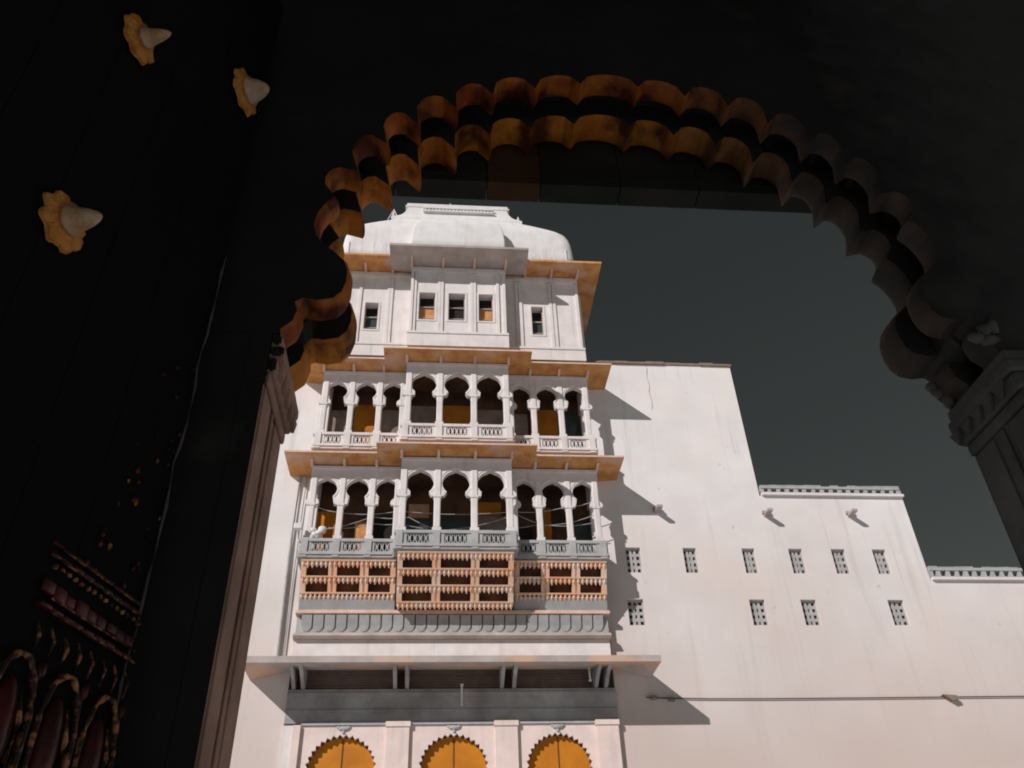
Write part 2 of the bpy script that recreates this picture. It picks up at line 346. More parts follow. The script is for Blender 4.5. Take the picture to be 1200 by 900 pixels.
# --- chajja eaves
def chajja(xl, xr, y, zi, ov, zo, thick, m, yback, name='eave', zt=None, top=.22, xov=None, ribs=True, edge=None, hide=None):
    """hipped stone eave round a projecting front: inner edge xl..xr at y, outer edge ov further out"""
    xo = xov if xov is not None else ov
    ring = lambda a, d, z: [(xl-a, yback, z), (xl-a, y-d, z), (xr+a, y-d, z), (xr+a, yback, z)]
    m_ = MB(); bm = m_.bm
    rows = [ring(-.06, -.06, zi+top), ring(xo, ov, zo+thick), ring(xo, ov, zo), ring(-.06, -.06, zi)]
    V = [[bm.verts.new(p) for p in r] for r in rows]
    for a in range(4):
        c = (a+1) % 4
        for k in range(3): bm.faces.new((V[a][k], V[a][k+1], V[c][k+1], V[c][k]))
    for k in (0, 3): bm.faces.new([V[a][k] for a in range(4)])
    o = m_.build(name, m, palace)
    if edge:
        o.data.materials.append(M[edge])
        for p in o.data.polygons:
            if abs(p.normal.z) < .3: p.material_index = 1
    if ribs:
        n = max(3, int(round((xr-xl)/1.05)))
        for i in range(n+1):
            x = xl+(xr-xl)*i/n; z1 = zi; z0 = zo
            if hide and hide[0] < x < hide[1]: continue
            MB().prism_yz([(y+.0, z1-.10), (y-ov*.55, (z1+z0)/2-.035), (y-ov*.55, (z1+z0)/2+.02), (y+.0, z1+.02)], x-.04, x+.04).build('rafter', M['peach'], o)
    return o
XL, XR = XC-HB, XC+HB
CL, CR = XC-HC, XC+HC
# lowest, deepest eave
chajja(-3.95, 5.03, YD, 9.60, 1.37, 9.33, .17, M['eave'], YW+.02, top=.30, xov=1.08, ribs=False)
# white band, frieze, mouldings
MB().box(XL+.02, XR-.01, 23.80, YD+6, 10.102, 10.38).build('white_band', M['bay'], palace)
MB().box(XL+.02, XR-.01, 23.79, 23.96, 9.70, 10.10).build('white_band', M['bay'], palace)
m_ = MB().prism_yz([(YD+1, 10.382), (23.68, 10.382), (23.63, 10.45), (23.70, 10.55), (YD+1, 10.55)], XL-.02, XR+.03); m_.build('cornice', M['greyslab'], palace)
m_ = MB().box(XL+.02, XR-.01, 23.76, YD+2, 10.552, 11.08)
n = 27
for i in range(n):                                   # scalloped petal corbels
    cx = XL+.15+(XR-XL-.3)*(i+.5)/n; hw = (XR-XL-.3)/n*.44
    pts = [(cx-hw, 11.05), (cx-hw, 10.77)]+[(cx-hw*math.cos(math.pi*k/8), 10.77-.17*math.sin(math.pi*k/8)) for k in range(1, 8)]+[(cx+hw, 10.77), (cx+hw, 11.05)]
    a = [m_.bm.verts.new((x, 23.76-.13*max(0, (z-10.58)/.5)**1.5-.015, z)) for x, z in pts]
    bq = [m_.bm.verts.new((x, 23.77, z)) for x, z in pts]
    m_.bm.faces.new(a)
    for k in range(len(pts)): m_.bm.faces.new((a[k], bq[k], bq[(k+1) % len(pts)], a[(k+1) % len(pts)]))
m_.build('scalloped_frieze', M['frieze'], palace)
m_ = MB().box(XL-.03, XR+.05, 23.60, YD+2, 11.082, 11.19, .015); m_.build('moulding', M['peach'], palace)

# --- corbelled shelf storey leaning out under the balcony: tiers of niches with stone pendants
def lean(m_, zb, yb, zt, yt):
    """shear a piece modelled upright on the plane y = yt so that its foot stands back at yb"""
    for v in m_.bm.verts: v.co.y += (yb-yt)*(zt-v.co.z)/(zt-zb)
    return m_
def shelves(x0, x1, y, z0, z1, ncol, nrow, depth, shear):
    p_ = MB().box(x0, x1, y+depth, y+depth+.12, z0, z1)
    p_.box(x0+.001, x0+.03, y+.05, y+depth, z0, z1); p_.box(x1-.03, x1-.001, y+.05, y+depth, z0, z1)
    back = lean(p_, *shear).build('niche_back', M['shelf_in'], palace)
    f_ = MB(); cw = (x1-x0)/ncol
    for i in range(ncol+1):
        x = x0+i*cw; a, c = (x, x+.15) if i == 0 else ((x-.15, x) if i == ncol else (x-.12, x+.12))
        if 0 < i < ncol:
            f_.box(a, a+.09, y+.002, y+.12, z0, z1); f_.box(c-.09, c, y+.002, y+.12, z0, z1); f_.box(a+.09, c-.09, y+.04, y+.12, z0, z1)
        else: f_.box(a, c, y+.002, y+.14, z0, z1)
    rh = (z1-z0-.10)/nrow
    for j in range(nrow+1):
        zz = z1-j*rh-.040
        f_.box(x0, x1, y-.03, y+depth-.002, zz, zz+.032)
        npd = int((x1-x0)/.125)
        for k in range(npd):
            px = x0+(k+.5)*(x1-x0)/npd
            dz = .15+.03*random.random()
            f_.tube([(px, y+.01, zz+.002), (px, y+.01, zz-.05), (px, y+.01, zz-.085), (px, y+.01, zz-dz)], [.044, .032, .050, .010], 6)
    lean(f_, *shear).build('niche_frame', M['shelf'], back)
SS = (11.20, 23.70, 12.50, 23.10); SC = (11.12, 23.34, 12.50, 22.52)
for a, c in ((XL+.04, CL-.03), (CR+.03, XR-.01)):
    lean(MB().box(a, c, 23.10, 23.9, 11.192, 11.56), *SS).build('shelf_base', M['grey'], palace)
    shelves(a, c, 23.10, 11.565, 12.498, 3, 2, .30, SS)
    MB().box(a+.01, c-.01, 24.05, YD+2, 11.195, 12.50).build('shelf_core', M['band_grey'], palace)
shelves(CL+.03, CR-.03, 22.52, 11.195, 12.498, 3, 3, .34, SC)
MB().box(CL, CR, 23.72, YD+2, 11.195, 12.50).build('shelf_core', M['band_grey'], palace)

# --- arcaded balconies
def head_pts(cx, w, zs, zt):
    """cusped keyhole arch outline, left spring to right spring; w = half width of the round head"""
    r = w; zc = zt-r*1.03; pts = [(cx-w*.80, zs)]
    a0 = math.radians(228); a1 = math.radians(-48)
    n = 18
    for i in range(n+1):
        a = a0+(a1-a0)*i/n
        x, z = cx+r*math.cos(a), zc+r*math.sin(a)
        if abs(x-cx) < r*.28: z += (1-abs(x-cx)/(r*.28))*r*.10
        pts.append((x, z))
    pts.append((cx+w*.80, zs))
    return pts
def screen(x0, x1, y, zs, zt, ztop, centres, w, mtl, pw):
    poly = [(x0, zs)]
    for cx in centres: poly += head_pts(cx, w, zs, zt)
    poly += [(x1, zs), (x1, ztop), (x0, ztop)]
    m_ = MB().prism_xz(poly, y+.05, y+.24)
    for cx in centres:                      # raised rim round each arch head
        hp = head_pts(cx, w*1.16, zs, zt+.07)[1:-1]
        m_.tube([(x, y+.05, z) for x, z in hp], .022, 4)
    m_.box(x0, x1, y+.0, y+.05, ztop-.12, ztop-.03)
    s_ = m_.build('arcade_screen', mtl, palace)
    return s_
def pillar(x, y, z0, zs, ztop, w, parent, mtl):
    m_ = MB(); h = w/2
    m_.box(x-h*1.35, x+h*1.35, y-.015, y+2*h*1.35-.015, z0, z0+.16, .012)
    m_.box(x-h, x+h, y+.01, y+.01+2*h, z0+.16, zs-.02, .03)
    m_.box(x-h*1.25, x+h*1.25, y-.01, y+2*h*1.2, zs-.10, zs-.02, .012)
    m_.box(x-h*.95, x+h*.95, y+.012, y+2*h, zs-.02, ztop, .02)
    for s in (-1, 1):                        # curled bracket each side of the capital
        m_.prism_xz([(x+s*h, zs+.20), (x+s*(h+.10), zs+.10), (x+s*(h+.115), zs+.02), (x+s*(h+.075), zs-.045), (x+s*(h+.045), zs-.02), (x+s*h, zs-.13)], y+.04, y+.16)
    return m_.build('pillar', mtl, parent)
def railing(x0, x1, y, z0, z1, posts, mtl, lean=.05):
    m_ = MB(); h = z1-z0
    m_.box(x0, x1, y, y+.14, z1-.10, z1, .012); m_.box(x0, x1, y+.01, y+.14, z0, z0+.20, .012)
    m_.box(x0+.05, x1-.05, y-.03, y+.0, z0+.08, z0+.14)
    for p in posts: m_.box(max(x0, p-.10), min(x1, p+.10), y-.012, y+.135, z0+.01, z1-.02)
    for a, c in zip(posts[:-1], posts[1:]):
        a, c = a+.10, c-.10; mg = (c-a)*.14
        m_.box(a, a+mg, y+.03, y+.11, z0+.2, z1-.1); m_.box(c-mg, c, y+.03, y+.11, z0+.2, z1-.1)
        a, c = a+mg, c-mg; k = max(2, int(round((c-a)/.145))); st = (c-a)/k; t = .017
        for i in range(k):
            u, v = a+i*st, a+(i+1)*st; zz0, zz1 = z0+.2, z1-.1; q = .028
            m_.prism_xz([(u, zz0), (u+q, zz0), (v, zz1), (v-q, zz1)], y+.05, y+.09)
            m_.prism_xz([(v-q, zz0), (v, zz0), (u+q, zz1), (u, zz1)], y+.051, y+.089)
            m_.box((u+v)/2-.035, (u+v)/2+.035, y+.045, y+.092, (zz0+zz1)/2-.035, (zz0+zz1)/2+.035)
    return m_.build('railing', mtl, palace)
LA = [-3.46, -2.50, -1.60]
RA = [2*XC-x for x in reversed(LA)]
CA = [-.58, .51, 1.57]
def storey(zf, zr0, zr1, zs, zt, ztop, ztc, rail_m, zslab0):
    Pl = [XL+.12, -2.96, -2.04, CL-.10]; Pr = [2*XC-x for x in reversed(Pl)]
    Pc = [CL+.10, -.045, 1.055+.01, CR-.10]
    # floor slab and rooms
    MB().box(XL, XR, YB, YD+2.2, zslab0, zf).build('balcony_floor', M['grey'], palace)
    MB().box(CL, CR, YC, YB-.002, zslab0, zf).build('balcony_floor', M['grey'], palace)
    for x0, x1, cs, ps, y in ((XL, CL-.002, LA, Pl, YB), (CR+.002, XR, RA, Pr, YB), (CL, CR, CA, Pc, YC)):
        ctr = y == YC
        s_ = screen(x0, x1, y, zs, zt, ztop, cs, .42 if ctr else .345, M['bay'], .2)
        for p in ps: pillar(p, y, zr1-.02, zs, ztop-.45, .20 if ctr else .185, s_, M['bay'])
        railing(x0-.10 if not (x0 == CR+.002) else x0+.1, x1+.10 if not (x1 == CL-.002) else x1-.1, y-.10, zr0, zr1, [ps[0]-.05]+ps[1:-1]+[ps[-1]+.05], rail_m)
    for x, s in ((XL, 1), (XR, -1)):         # open ends of the balcony
        a, c = (x, x+.2) if s > 0 else (x-.2, x)
        MB().box(a, c, YB+.242, YW+.3, zs+.45, ztop).build('end_lintel', M['bay'], palace)
        MB().box(a-.1 if s > 0 else a+.1, c-.1 if s > 0 else c+.1, YB+.05, YW-.01, zr0, zr1).build('end_railing', rail_m, palace)
        q = x+s*.13
        MB().box(q-.08, q+.08, YW-.17, YW-.01, zr1, zs+.45, .02).build('pillar', M['bay'], palace)
    for x, s in ((CL, 1), (CR, -1)):
        a, c = (x, x+.2) if s > 0 else (x-.2, x)
        MB().box(a, c, YC+.242, YB+.05, zs+.45, ztop).build('end_lintel', M['bay'], palace)
        MB().box(a-.09 if s > 0 else a+.09, c-.11 if s > 0 else c+.11, YC+.05, YB-.1, zr0, zr1).build('end_railing', rail_m, palace)
    # back wall of the loggia with tall openings
    yb = 24.35
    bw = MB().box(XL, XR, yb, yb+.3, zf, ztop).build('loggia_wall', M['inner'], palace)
    MB().box(XL, XR, YB+.25, yb+.3, ztop+.002, ztop+.25).build('loggia_ceiling', M['inner'], palace)
    MB().box(CL, CR, YC+.25, YB+.249, ztop+.002, ztop+.25).build('loggia_ceiling', M['inner'], palace)
    return bw
b1 = storey(12.60, 12.56, 13.16, 14.40, 15.26, 15.72, 15.73, M['grey'], 12.502)
b2 = storey(16.30, 16.28, 16.90, 18.14, 19.00, 19.46, 19.46, M['bay'], 15.98)
for x0, x1, z0, z1, m, p in ((-2.95, -2.12, 16.31, 18.85, 'amber', b2), (-2.11, -1.2, 16.31, 18.65, 'wains', b2), (-3.9, -3.05, 16.31, 18.6, 'wains', b2), (-1.15, -.12, 16.31, 18.85, 'wains', b2),
                             (-.05, 1.08, 16.31, 18.90, 'amber', b2), (1.15, 2.2, 16.31, 18.75, 'wains', b2), (2.3, 3.0, 16.31, 18.6, 'wains', b2), (3.1, 4.05, 16.31, 18.8, 'amber', b2), (4.2, 4.9, 16.31, 18.7, 'glass', b2),
                             (-2.6, -2.15, 12.61, 14.35, 'ochre', b1), (-1.2, -.2, 12.61, 14.5, 'glass', b1), (-.95, -.3, 14.52, 15.0, 'ochre', b1), (1.25, 2.0, 14.62, 15.1, 'amber', b1), (-.1, 1.05, 12.61, 14.5, 'glass', b1), (1.2, 2.2, 12.61, 14.6, 'wains', b1), (2.5, 3.0, 12.61, 14.2, 'dark', b1),
                             (-3.9, -3.1, 12.61, 14.7, 'amber', b1), (3.1, 3.6, 12.61, 14.9, 'amber', b1), (-2.1, -1.3, 12.61, 14.5, 'dark', b1), (4.1, 4.9, 12.61, 14.4, 'glass', b1)):
    MB().box(x0, x1, 24.30, 24.348, z0, z1).build('room_door', M[m], p)
for x0, x1, z1 in ((-2.93, -2.55, 17.6),):
    m_ = MB(); n = 12
    for k in range(n): m_.box(x0+(x1-x0)*k/n, x0+(x1-x0)*(k+1)/n, 24.22+.03*(k % 2), 24.27+.03*(k % 2), 16.31, z1-.05*k)
    m_.build('curtain', M['cloth_red'], b2)

# eaves over the two balconies
chajja(XL, XR, YB, 15.74, .59, 15.81, .06, M['ochre'], YW+.02, top=.235, xov=.80, edge='peach', hide=(CL-.1, CR+.1))
chajja(CL, CR, YC, 15.745, .59, 15.812, .06, M['ochre'], YB-.3, top=.235, xov=.76, edge='peach')
chajja(XL, XR, YB, 19.47, .59, 19.53, .06, M['ochre'], YW+.02, top=.60, xov=.77, edge='peach', hide=(CL-.1, CR+.1))
chajja(CL, CR, YC, 19.47, .59, 19.53, .06, M['ochre'], YB-.3, top=.60, xov=.76, edge='peach')

# --- top storey
YT, YTC = 23.50, 23.00
k1, k2 = YT/YB, YTC/YC
sx = lambda x, k: x*k
sz = lambda z, k: CAM_Z+(z-CAM_Z)*k
TL, TR = XC-HB+.02, XC+HB+.06
def panel_wall(x0, x1, y, z0, z1, wins, strips, zb):
    m_ = MB().wall(x0, x1, z0, z1, y, y+.35, wins)
    for a in strips: m_.box(a-.055, a+.055, y-.045, y-.001, zb+.06, z1-.30)
    m_.box(x0, x1, y-.05, y-.001, z1-.28, z1-.18)
    m_.box(x0-.05, x1+.05, y-.09, y-.002, zb-.05, zb+.05, .01)
    m_.box(x0-.04, x1+.04, y-.06, y-.001, z0, zb-.05)
    for h in wins:                          # narrow raised surround
        for a, c, e, f in ((h[0]-.07, h[0]-.004, h[2]-.07, h[3]+.07), (h[1]+.004, h[1]+.07, h[2]-.07, h[3]+.07), (h[0]-.004, h[1]+.004, h[3]+.004, h[3]+.07), (h[0]-.004, h[1]+.004, h[2]-.07, h[2]-.004)):
            m_.box(a, c, y-.02, y-.001, e, f)
    o = m_.build('pavilion_wall', M['bay'], palace)
    return o
def window(parent, h, y, lower):
    zm = h[2]+(h[3]-h[2])*(.56 if lower != 'glass' else .55)
    f_ = MB(); t = .03
    f_.box(h[0]+.003, h[0]+t, y+.14, y+.18, h[2]+.003, h[3]-.003); f_.box(h[1]-t, h[1]-.003, y+.14, y+.18, h[2]+.003, h[3]-.003)
    f_.box(h[0]+t, h[1]-t, y+.142, y+.178, zm-.02, zm+.02); f_.box(h[0]+t, h[1]-t, y+.142, y+.178, h[2]+.18, h[2]+.21)
    w_ = f_.build('window', M['greyslab'], parent)
    MB().box(h[0]+.003, h[1]-.003, y+.20, y+.215, h[2]+.003, zm).build('shutter', M[lower], w_)
    MB().box(h[0]+.003, h[1]-.003, y+.32, y+.335, zm+.002, h[3]-.003).build('pane', M['dark'], w_)
zb0, zb1 = sz(20.10, k1), sz(20.62, k1)
tcl, tcr = XC-HC*k2, XC+HC*k2+.02
wc = [(sx(a, k2), sx(c, k2), sz(21.33, k2), sz(22.59, k2)) for a, c in ((-.86, -.30), (.18, .76), (1.25, 1.76))]
pc = panel_wall(tcl, tcr, YTC, sz(20.12, k2), 24.30, wc, [tcl+.08, sx(-.06, k2), sx(1.0, k2), tcr-.08, sx(-1.02, k2), sx(-.16, k2), sx(1.1, k2), sx(1.93, k2)], sz(20.70, k2))
for h, l in zip(wc, ('ochre', 'dark', 'ochre')): window(pc, h, YTC, l)
wls = [(sx(-2.85, k1), sx(-2.26, k1)+.0, sz(21.32, k1), sz(22.56, k1))]
wls = [(-2.84, -2.36, sz(21.32, k1), sz(22.56, k1))]; wrs = [(3.25, 3.68, sz(21.28, k1), sz(22.60, k1))]
pl = panel_wall(TL, tcl-.002, YT, zb0, 24.45, wls, [TL+.08, -3.05, -2.02, -1.92], zb1)
pr = panel_wall(tcr+.002, TR, YT, zb0, 24.45, wrs, [2.72, 2.86, 3.98, 4.12, TR-.08], zb1)
window(pl, wls[0], YT, 'glass'); window(pr, wrs[0], YT, 'glass')
MB().box(TL+.02, TR-.02, YT+.351, YT+6.5, 20.09, 25.0).build('tower_core', M['bay'], palace)
MB().box(tcl+.02, tcr-.02, YTC+.351, YT-.002, 20.09, 25.0).build('tower_core', M['bay'], palace)
MB().box(TL-.1, 5.33, YW+.4, YW+6, 20.0, 24.4).build('tower_core', M['plaster'], palace)
chajja(TL, TR, YT, 24.47, .93, 24.38, .09, M['ochre'], YW+2.5, top=.5, xov=.82, hide=(tcl-.1, tcr+.1))
chajja(tcl, tcr, YTC, 24.33, 1.0, 24.38, .10, M['greyslab'], YT-.2, top=.65, xov=.80)

# --- curved roof
def vault(x0, x1, yf, yb, levels, name, fk=.25, seg=7, cr=.5):
    m_ = MB(); bm = m_.bm; rings = []
    for d, h in levels:
        a, c, e, f = x0+d, x1-d, yf+d*fk, yb-d*fk; r = min(cr, (c-a)/2.2); ring = []
        for cx_, cy_, a0 in ((a+r, e+r*.5, math.pi), (c-r, e+r*.5, 1.5*math.pi), (c-r, f-r*.5, 0), (a+r, f-r*.5, .5*math.pi)):
            for i in range(seg+1):
                an = a0+.5*math.pi*i/seg; ring.append(bm.verts.new((cx_+r*math.cos(an), cy_+.5*r*math.sin(an), h)))
        rings.append(ring)
    n = len(rings[0])
    for i in range(len(rings)-1):
        for k in range(n): bm.faces.new((rings[i][k], rings[i][(k+1) % n], rings[i+1][(k+1) % n], rings[i+1][k]))
    bm.faces.new(rings[0][::-1]); bm.faces.new(rings[-1])
    return m_
YR = YT-.12
lv = [(-.05, 24.98), (-.05, 25.06), (.03, 25.07), (.03, 25.18), (-.02, 25.19), (-.02, 25.55), (0, 25.95), (.03, 26.3), (.10, 26.62), (.22, 26.86), (.42, 27.05), (.65, 27.2), (.95, 27.38), (1.3, 27.58), (1.7, 27.80), (2.1, 27.98), (2.6, 28.1)]
roof = vault(XC-4.45, XC+4.50, YR, YT+6.3, lv, 'roof', .27).build('roof', M['dome'], palace, True)
lvc = [(-.03, 24.98), (-.03, 25.06), (.02, 25.07), (.02, 25.2), (-.02, 25.21), (-.01, 25.7), (.01, 26.0), (.05, 26.35), (.12, 26.62), (.25, 26.85), (.5, 27.1), (.9, 27.3)]
m_ = vault(XC-HC-.10, XC+HC+.06, YTC-.12, YT+2.0, lvc, 'roof', .45, cr=.07)
m_.build('roof_gable', M['dome'], roof, True)
r_ = MB()                                            # thin ribs and eave beads
for i in range(19):
    x = XC-4.2+8.4*i/18
    if abs(x-XC) > 1.9: r_.box(x-.02, x+.02, YR-.012, YR+.03, 25.22, 25.9)
r_.box(XC-4.47, XC-HC-.14, YR-.05, YR, 25.12, 25.19); r_.box(XC+HC+.10, XC+4.5, YR-.05, YR, 25.12, 25.19)
r_.build('roof_ribs', M['dome'], roof)
YP = 23.85
m_ = MB(); bm = m_.bm; rings = []
for d, h in ((0, 27.45), (0, 27.95), (.12, 28.02), (.30, 28.12), (.42, 28.25), (.52, 28.42), (.58, 28.60), (.60, 28.70), (.50, 28.72), (.50, 28.80), (.56, 28.82), (.56, 28.93), (.7, 28.94)):
    rings.append([bm.verts.new(p) for p in ((XC-2.68+d, YP+d*.25, h), (XC+2.60-d, YP+d*.25, h), (XC+2.60-d, YP+4.5-d, h), (XC-2.68+d, YP+4.5-d, h))])
for i in range(len(rings)-1):
    for k in range(4): bm.faces.new((rings[i][k], rings[i][(k+1) % 4], rings[i+1][(k+1) % 4], rings[i+1][k]))
bm.faces.new(rings[-1])
for i in range(20):
    x = XC-1.35+2.7*i/19; m_.box(x-.028, x+.028, YP+.05, YP+.17, 28.42, 28.56)
m_.box(XC-1.45, XC+1.45, YP+.02, YP+.16, 28.56, 28.60); m_.box(XC-1.45, XC+1.45, YP+.0, YP+.14, 28.36, 28.42)
m_.build('roof_crest', M['dome'], roof)
for x, z in ((-2.12, 27.95), (3.0, 27.9)):
    m_ = MB().lathe([(.10, 0), (.06, .06), (.11, .14), (.05, .22), (.07, .28), (.01, .52)], x, YP+.2, z, 10)
    if x < 0: m_.tube([(x-.22, YP+.2, z), (x, YP+.2, z+.62)], .018, 5); m_.tube([(x+.22, YP+.2, z+.02), (x, YP+.2, z+.62)], .018, 5)
    m_.build('finial', M['dome'], roof)
MB().tube([(.19, YP+.8, 28.9), (.19, YP+.8, 29.75)], .02, 5).build('finial', M['dome'], roof)

# drainpipes on the left of the bay and loose fittings
tag(MB().tube([(-4.40, 23.93, 15.9), (-4.42, 23.93, 13), (-4.36, 23.93, 9.9)], .045, 6).build('drainpipe', M['jali']), 'thin grey drainpipe running down the white wall left of the balconies', 'pipe')
tag(MB().tube([(-4.20, 23.94, 15.9), (-4.22, 23.94, 12), (-4.20, 23.94, 9.9)], .022, 5).build('conduit', M['grey']), 'thin conduit on the white wall between the drainpipe and the niches', 'conduit')
cb = [(5.9, YW-.03, 8.80), (6.1, YW-.04, 8.775), (7.7, YW-.04, 8.74), (9.4, YW-.04, 8.73), (12, YW-.04, 8.735), (14.77, YW-.04, 8.745), (17, YW-.04, 8.75), (29, YW-.04, 8.76)]
tag(MB().tube(cb, .015, 6).build('cable', M['black']), 'black cable running level along the foot of the white wing', 'cable')
m_ = MB().prism_xz([(14.55, 8.79), (14.95, 8.76), (14.98, 8.66), (14.80, 8.62)], YW-.16, YW-.002)
tag(m_.build('cable_bracket', M['coping']), 'small dark wedge bracket where the cable crosses the wing', 'bracket')
for i, (x, z) in enumerate(((6.12, 8.77), (6.62, 8.72))):
    m_ = MB().box(x-.08, x+.08, YW-.14, YW-.002, z-.05, z+.05, .015); m_.tube([(x, YW-.14, z), (x, YW-.2, z-.02)], .03, 6)
    tag(m_.build('junction_box', M['coping']), ('small dark junction box at the left end of the black cable', 'second small dark box on the cable, right of the first')[i], 'junction box', 'junction boxes on the cable')
def sag(pts, y):
    out = []
    for (x0, z0), (x1, z1) in zip(pts[:-1], pts[1:]):
        for k in range(5):
            t = k/5; out.append((x0+(x1-x0)*t, y, z0+(z1-z0)*t-.10*math.sin(math.pi*t)*min(1, abs(x1-x0)/2)))
    out.append((pts[-1][0], y, pts[-1][1])); return out
for pts, y, lab in (([(-3.85, 14.46), (-3.08, 14.22), (-1.2, 14.28), (2.3, 14.30), (3.9, 14.47), (4.9, 14.72)], 23.45, 'upper pale wire strung behind the pillars of the lower balcony'),
                    ([(-3.3, 13.72), (-1.9, 13.87), (-1.18, 13.88), (.8, 13.7), (3.1, 13.9), (4.85, 13.98)], 23.5, 'middle pale wire strung low behind the pillars of the lower balcony'),
                    ([(-3.85, 13.55), (-2.0, 14.05), (-.9, 14.05), (.1, 13.6), (2.4, 14.2), (3.3, 13.81), (4.85, 14.2)], 23.4, 'zigzag pale wire crossing the openings of the lower balcony')):
    tag(MB().tube(sag(pts, y), .013, 5).build('wire', M['grey']), lab, 'wire', 'wires in the lower balcony')
m_ = MB().box(-4.22, -3.98, 22.92, 23.05, 13.40, 13.58, .02); m_.tube([(-4.1, 23.05, 13.45), (-4.1, 23.2, 13.2), (-4.0, 23.22, 13.0)], .025, 6)
tag(m_.build('floodlight', M['white']), 'small pale floodlight clamped to the left end of the lower balcony rail', 'floodlight')
m_ = MB()
for i in range(7): m_.blob((-3.58+random.uniform(-.16, .16), 23.25+random.uniform(-.04, .04), 13.25+.05*i), .13, .10, .10, 2, .12)
tag(m_.build('cloth_bundle', M['white'], None, True), 'pale cloth bundle heaped inside the left corner of the lower balcony', 'cloth')
for x, z0, z1, y, lab in ((.755, 8.62, 9.12, YD-.06, 'white tube lamp hanging over the middle doorway'), (4.32, 9.2, 9.52, YD-.25, 'short white tube lamp under the right end of the lowest eave')):
    m_ = MB().tube([(x, y, z0), (x, y, z1)], .03, 8); m_.box(x-.045, x+.045, y-.03, y+.05, z1, z1+.04); m_.box(x-.04, x+.04, y-.03, y+.05, z0-.03, z0)
    tag(m_.build('tube_lamp', M['white']), lab, 'lamp')

# ------------------------------------------------------------------ gatehouse the photographer stands in
GX = 0.917; YF, YG = 2.82, 3.28
gate = empty('gatehouse', 'dark stone gatehouse with a scalloped ochre arch framing the view', 'gatehouse')
half = [(0, 5.965)]
tips = [(.165, 5.862), (.425, 5.80), (.66, 5.725), (.86, 5.58), (1.058, 5.425), (1.21, 5.25), (1.345, 5.03), (1.437, 4.835)]
tops = [(.305, 5.935), (.57, 5.89), (.81, 5.80), (1.02, 5.67), (1.205, 5.50), (1.355, 5.285), (1.485, 5.01)]
def foil(a, t, c, n=6):
    """quadratic through a, t (mid), c, drawn fuller than a circle so that the tips are sharp"""
    out = []
    for i in range(n+1):
        u = i/n; e = 4*u*(1-u); e = e ** .48
        x = a[0]+(c[0]-a[0])*u; z = a[1]+(c[1]-a[1])*u
        mx, mz = (a[0]+c[0])/2, (a[1]+c[1])/2
        out.append((x+(t[0]-mx)*e, z+(t[1]-mz)*e))
    return out
prof = foil((-.165, 5.862), (0, 5.97), (.165, 5.862), 8)[4:]
for a, t, c in zip(tips[:-1], tops, tips[1:]): prof += foil(a, t, c)[1:]
prof += [(1.475, 4.79), (1.505, 4.72), (1.515, 4.64), (1.50, 4.57), (1.46, 4.51), (1.40, 4.46), (1.355, 4.41), (1.335, 4.35), (1.335, 4.28), (1.35, 4.22), (1.385, 4.18),
         (1.45, 4.165), (1.515, 4.175), (1.545, 4.15), (1.53, 4.10), (1.545, 4.04), (1.60, 3.99), (1.60, 3.965)]
full = [(GX-x, z) for x, z in reversed(prof[1:])] + [(GX+x, z) for x, z in prof]
def arch_slab(y0, y1, off, m, name, parent, zt=6.9, hx=3.9, roll=0.0):
    """one order of the arch; roll > 0 rounds the soffit into a half-round moulding across its depth"""
    m_ = MB(); bm = m_.bm
    ny = 9 if roll else 2
    def ring(y, o):
        pts = []
        for x, z in full:
            d = Vector((x-GX, z-4.6)); d.normalize()
            k = 1.0 if z > 4.05 else max(0.0, (z-3.965)/.085)
            pts.append((x+d.x*o*k, z+d.y*o*k))
        return [bm.verts.new((x, y, z)) for x, z in [(GX-hx, 3.965)]+pts+[(GX+hx, 3.965), (GX+hx, zt), (GX-hx, zt)]]
    R_ = []
    for i in range(ny):
        t = i/(ny-1); u = 2*t-1
        R_.append(ring(y0+(y1-y0)*t, off+roll*(1-math.sqrt(max(0.0, 1-u*u*.97)))))
    n = len(R_[0])
    bm.faces.new(R_[0]); bm.faces.new(R_[-1][::-1])
    for i in range(ny-1):
        for k in range(n): bm.faces.new((R_[i][k], R_[i+1][k], R_[i+1][(k+1) % n], R_[i][(k+1) % n]))
    return m_.build(name, m, parent)
def front_mats(o, front):
    """faces of the wall itself (not of the intrados) take the second material"""
    o.data.materials.append(front)
    for p in o.data.polygons:
        if p.normal.y < -.9 or (o.name.startswith('arch') and (p.normal.z < -.99 and p.center.z < 3.98 or abs(p.center.x-GX) > 1.8)): p.material_index = 1
    return o
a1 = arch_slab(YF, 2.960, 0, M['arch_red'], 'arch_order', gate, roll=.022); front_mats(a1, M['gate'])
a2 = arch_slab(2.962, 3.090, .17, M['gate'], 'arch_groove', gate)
a3 = arch_slab(3.092, YG, 0, M['arch'], 'arch_order', gate, roll=.020); front_mats(a3, M['gate'])
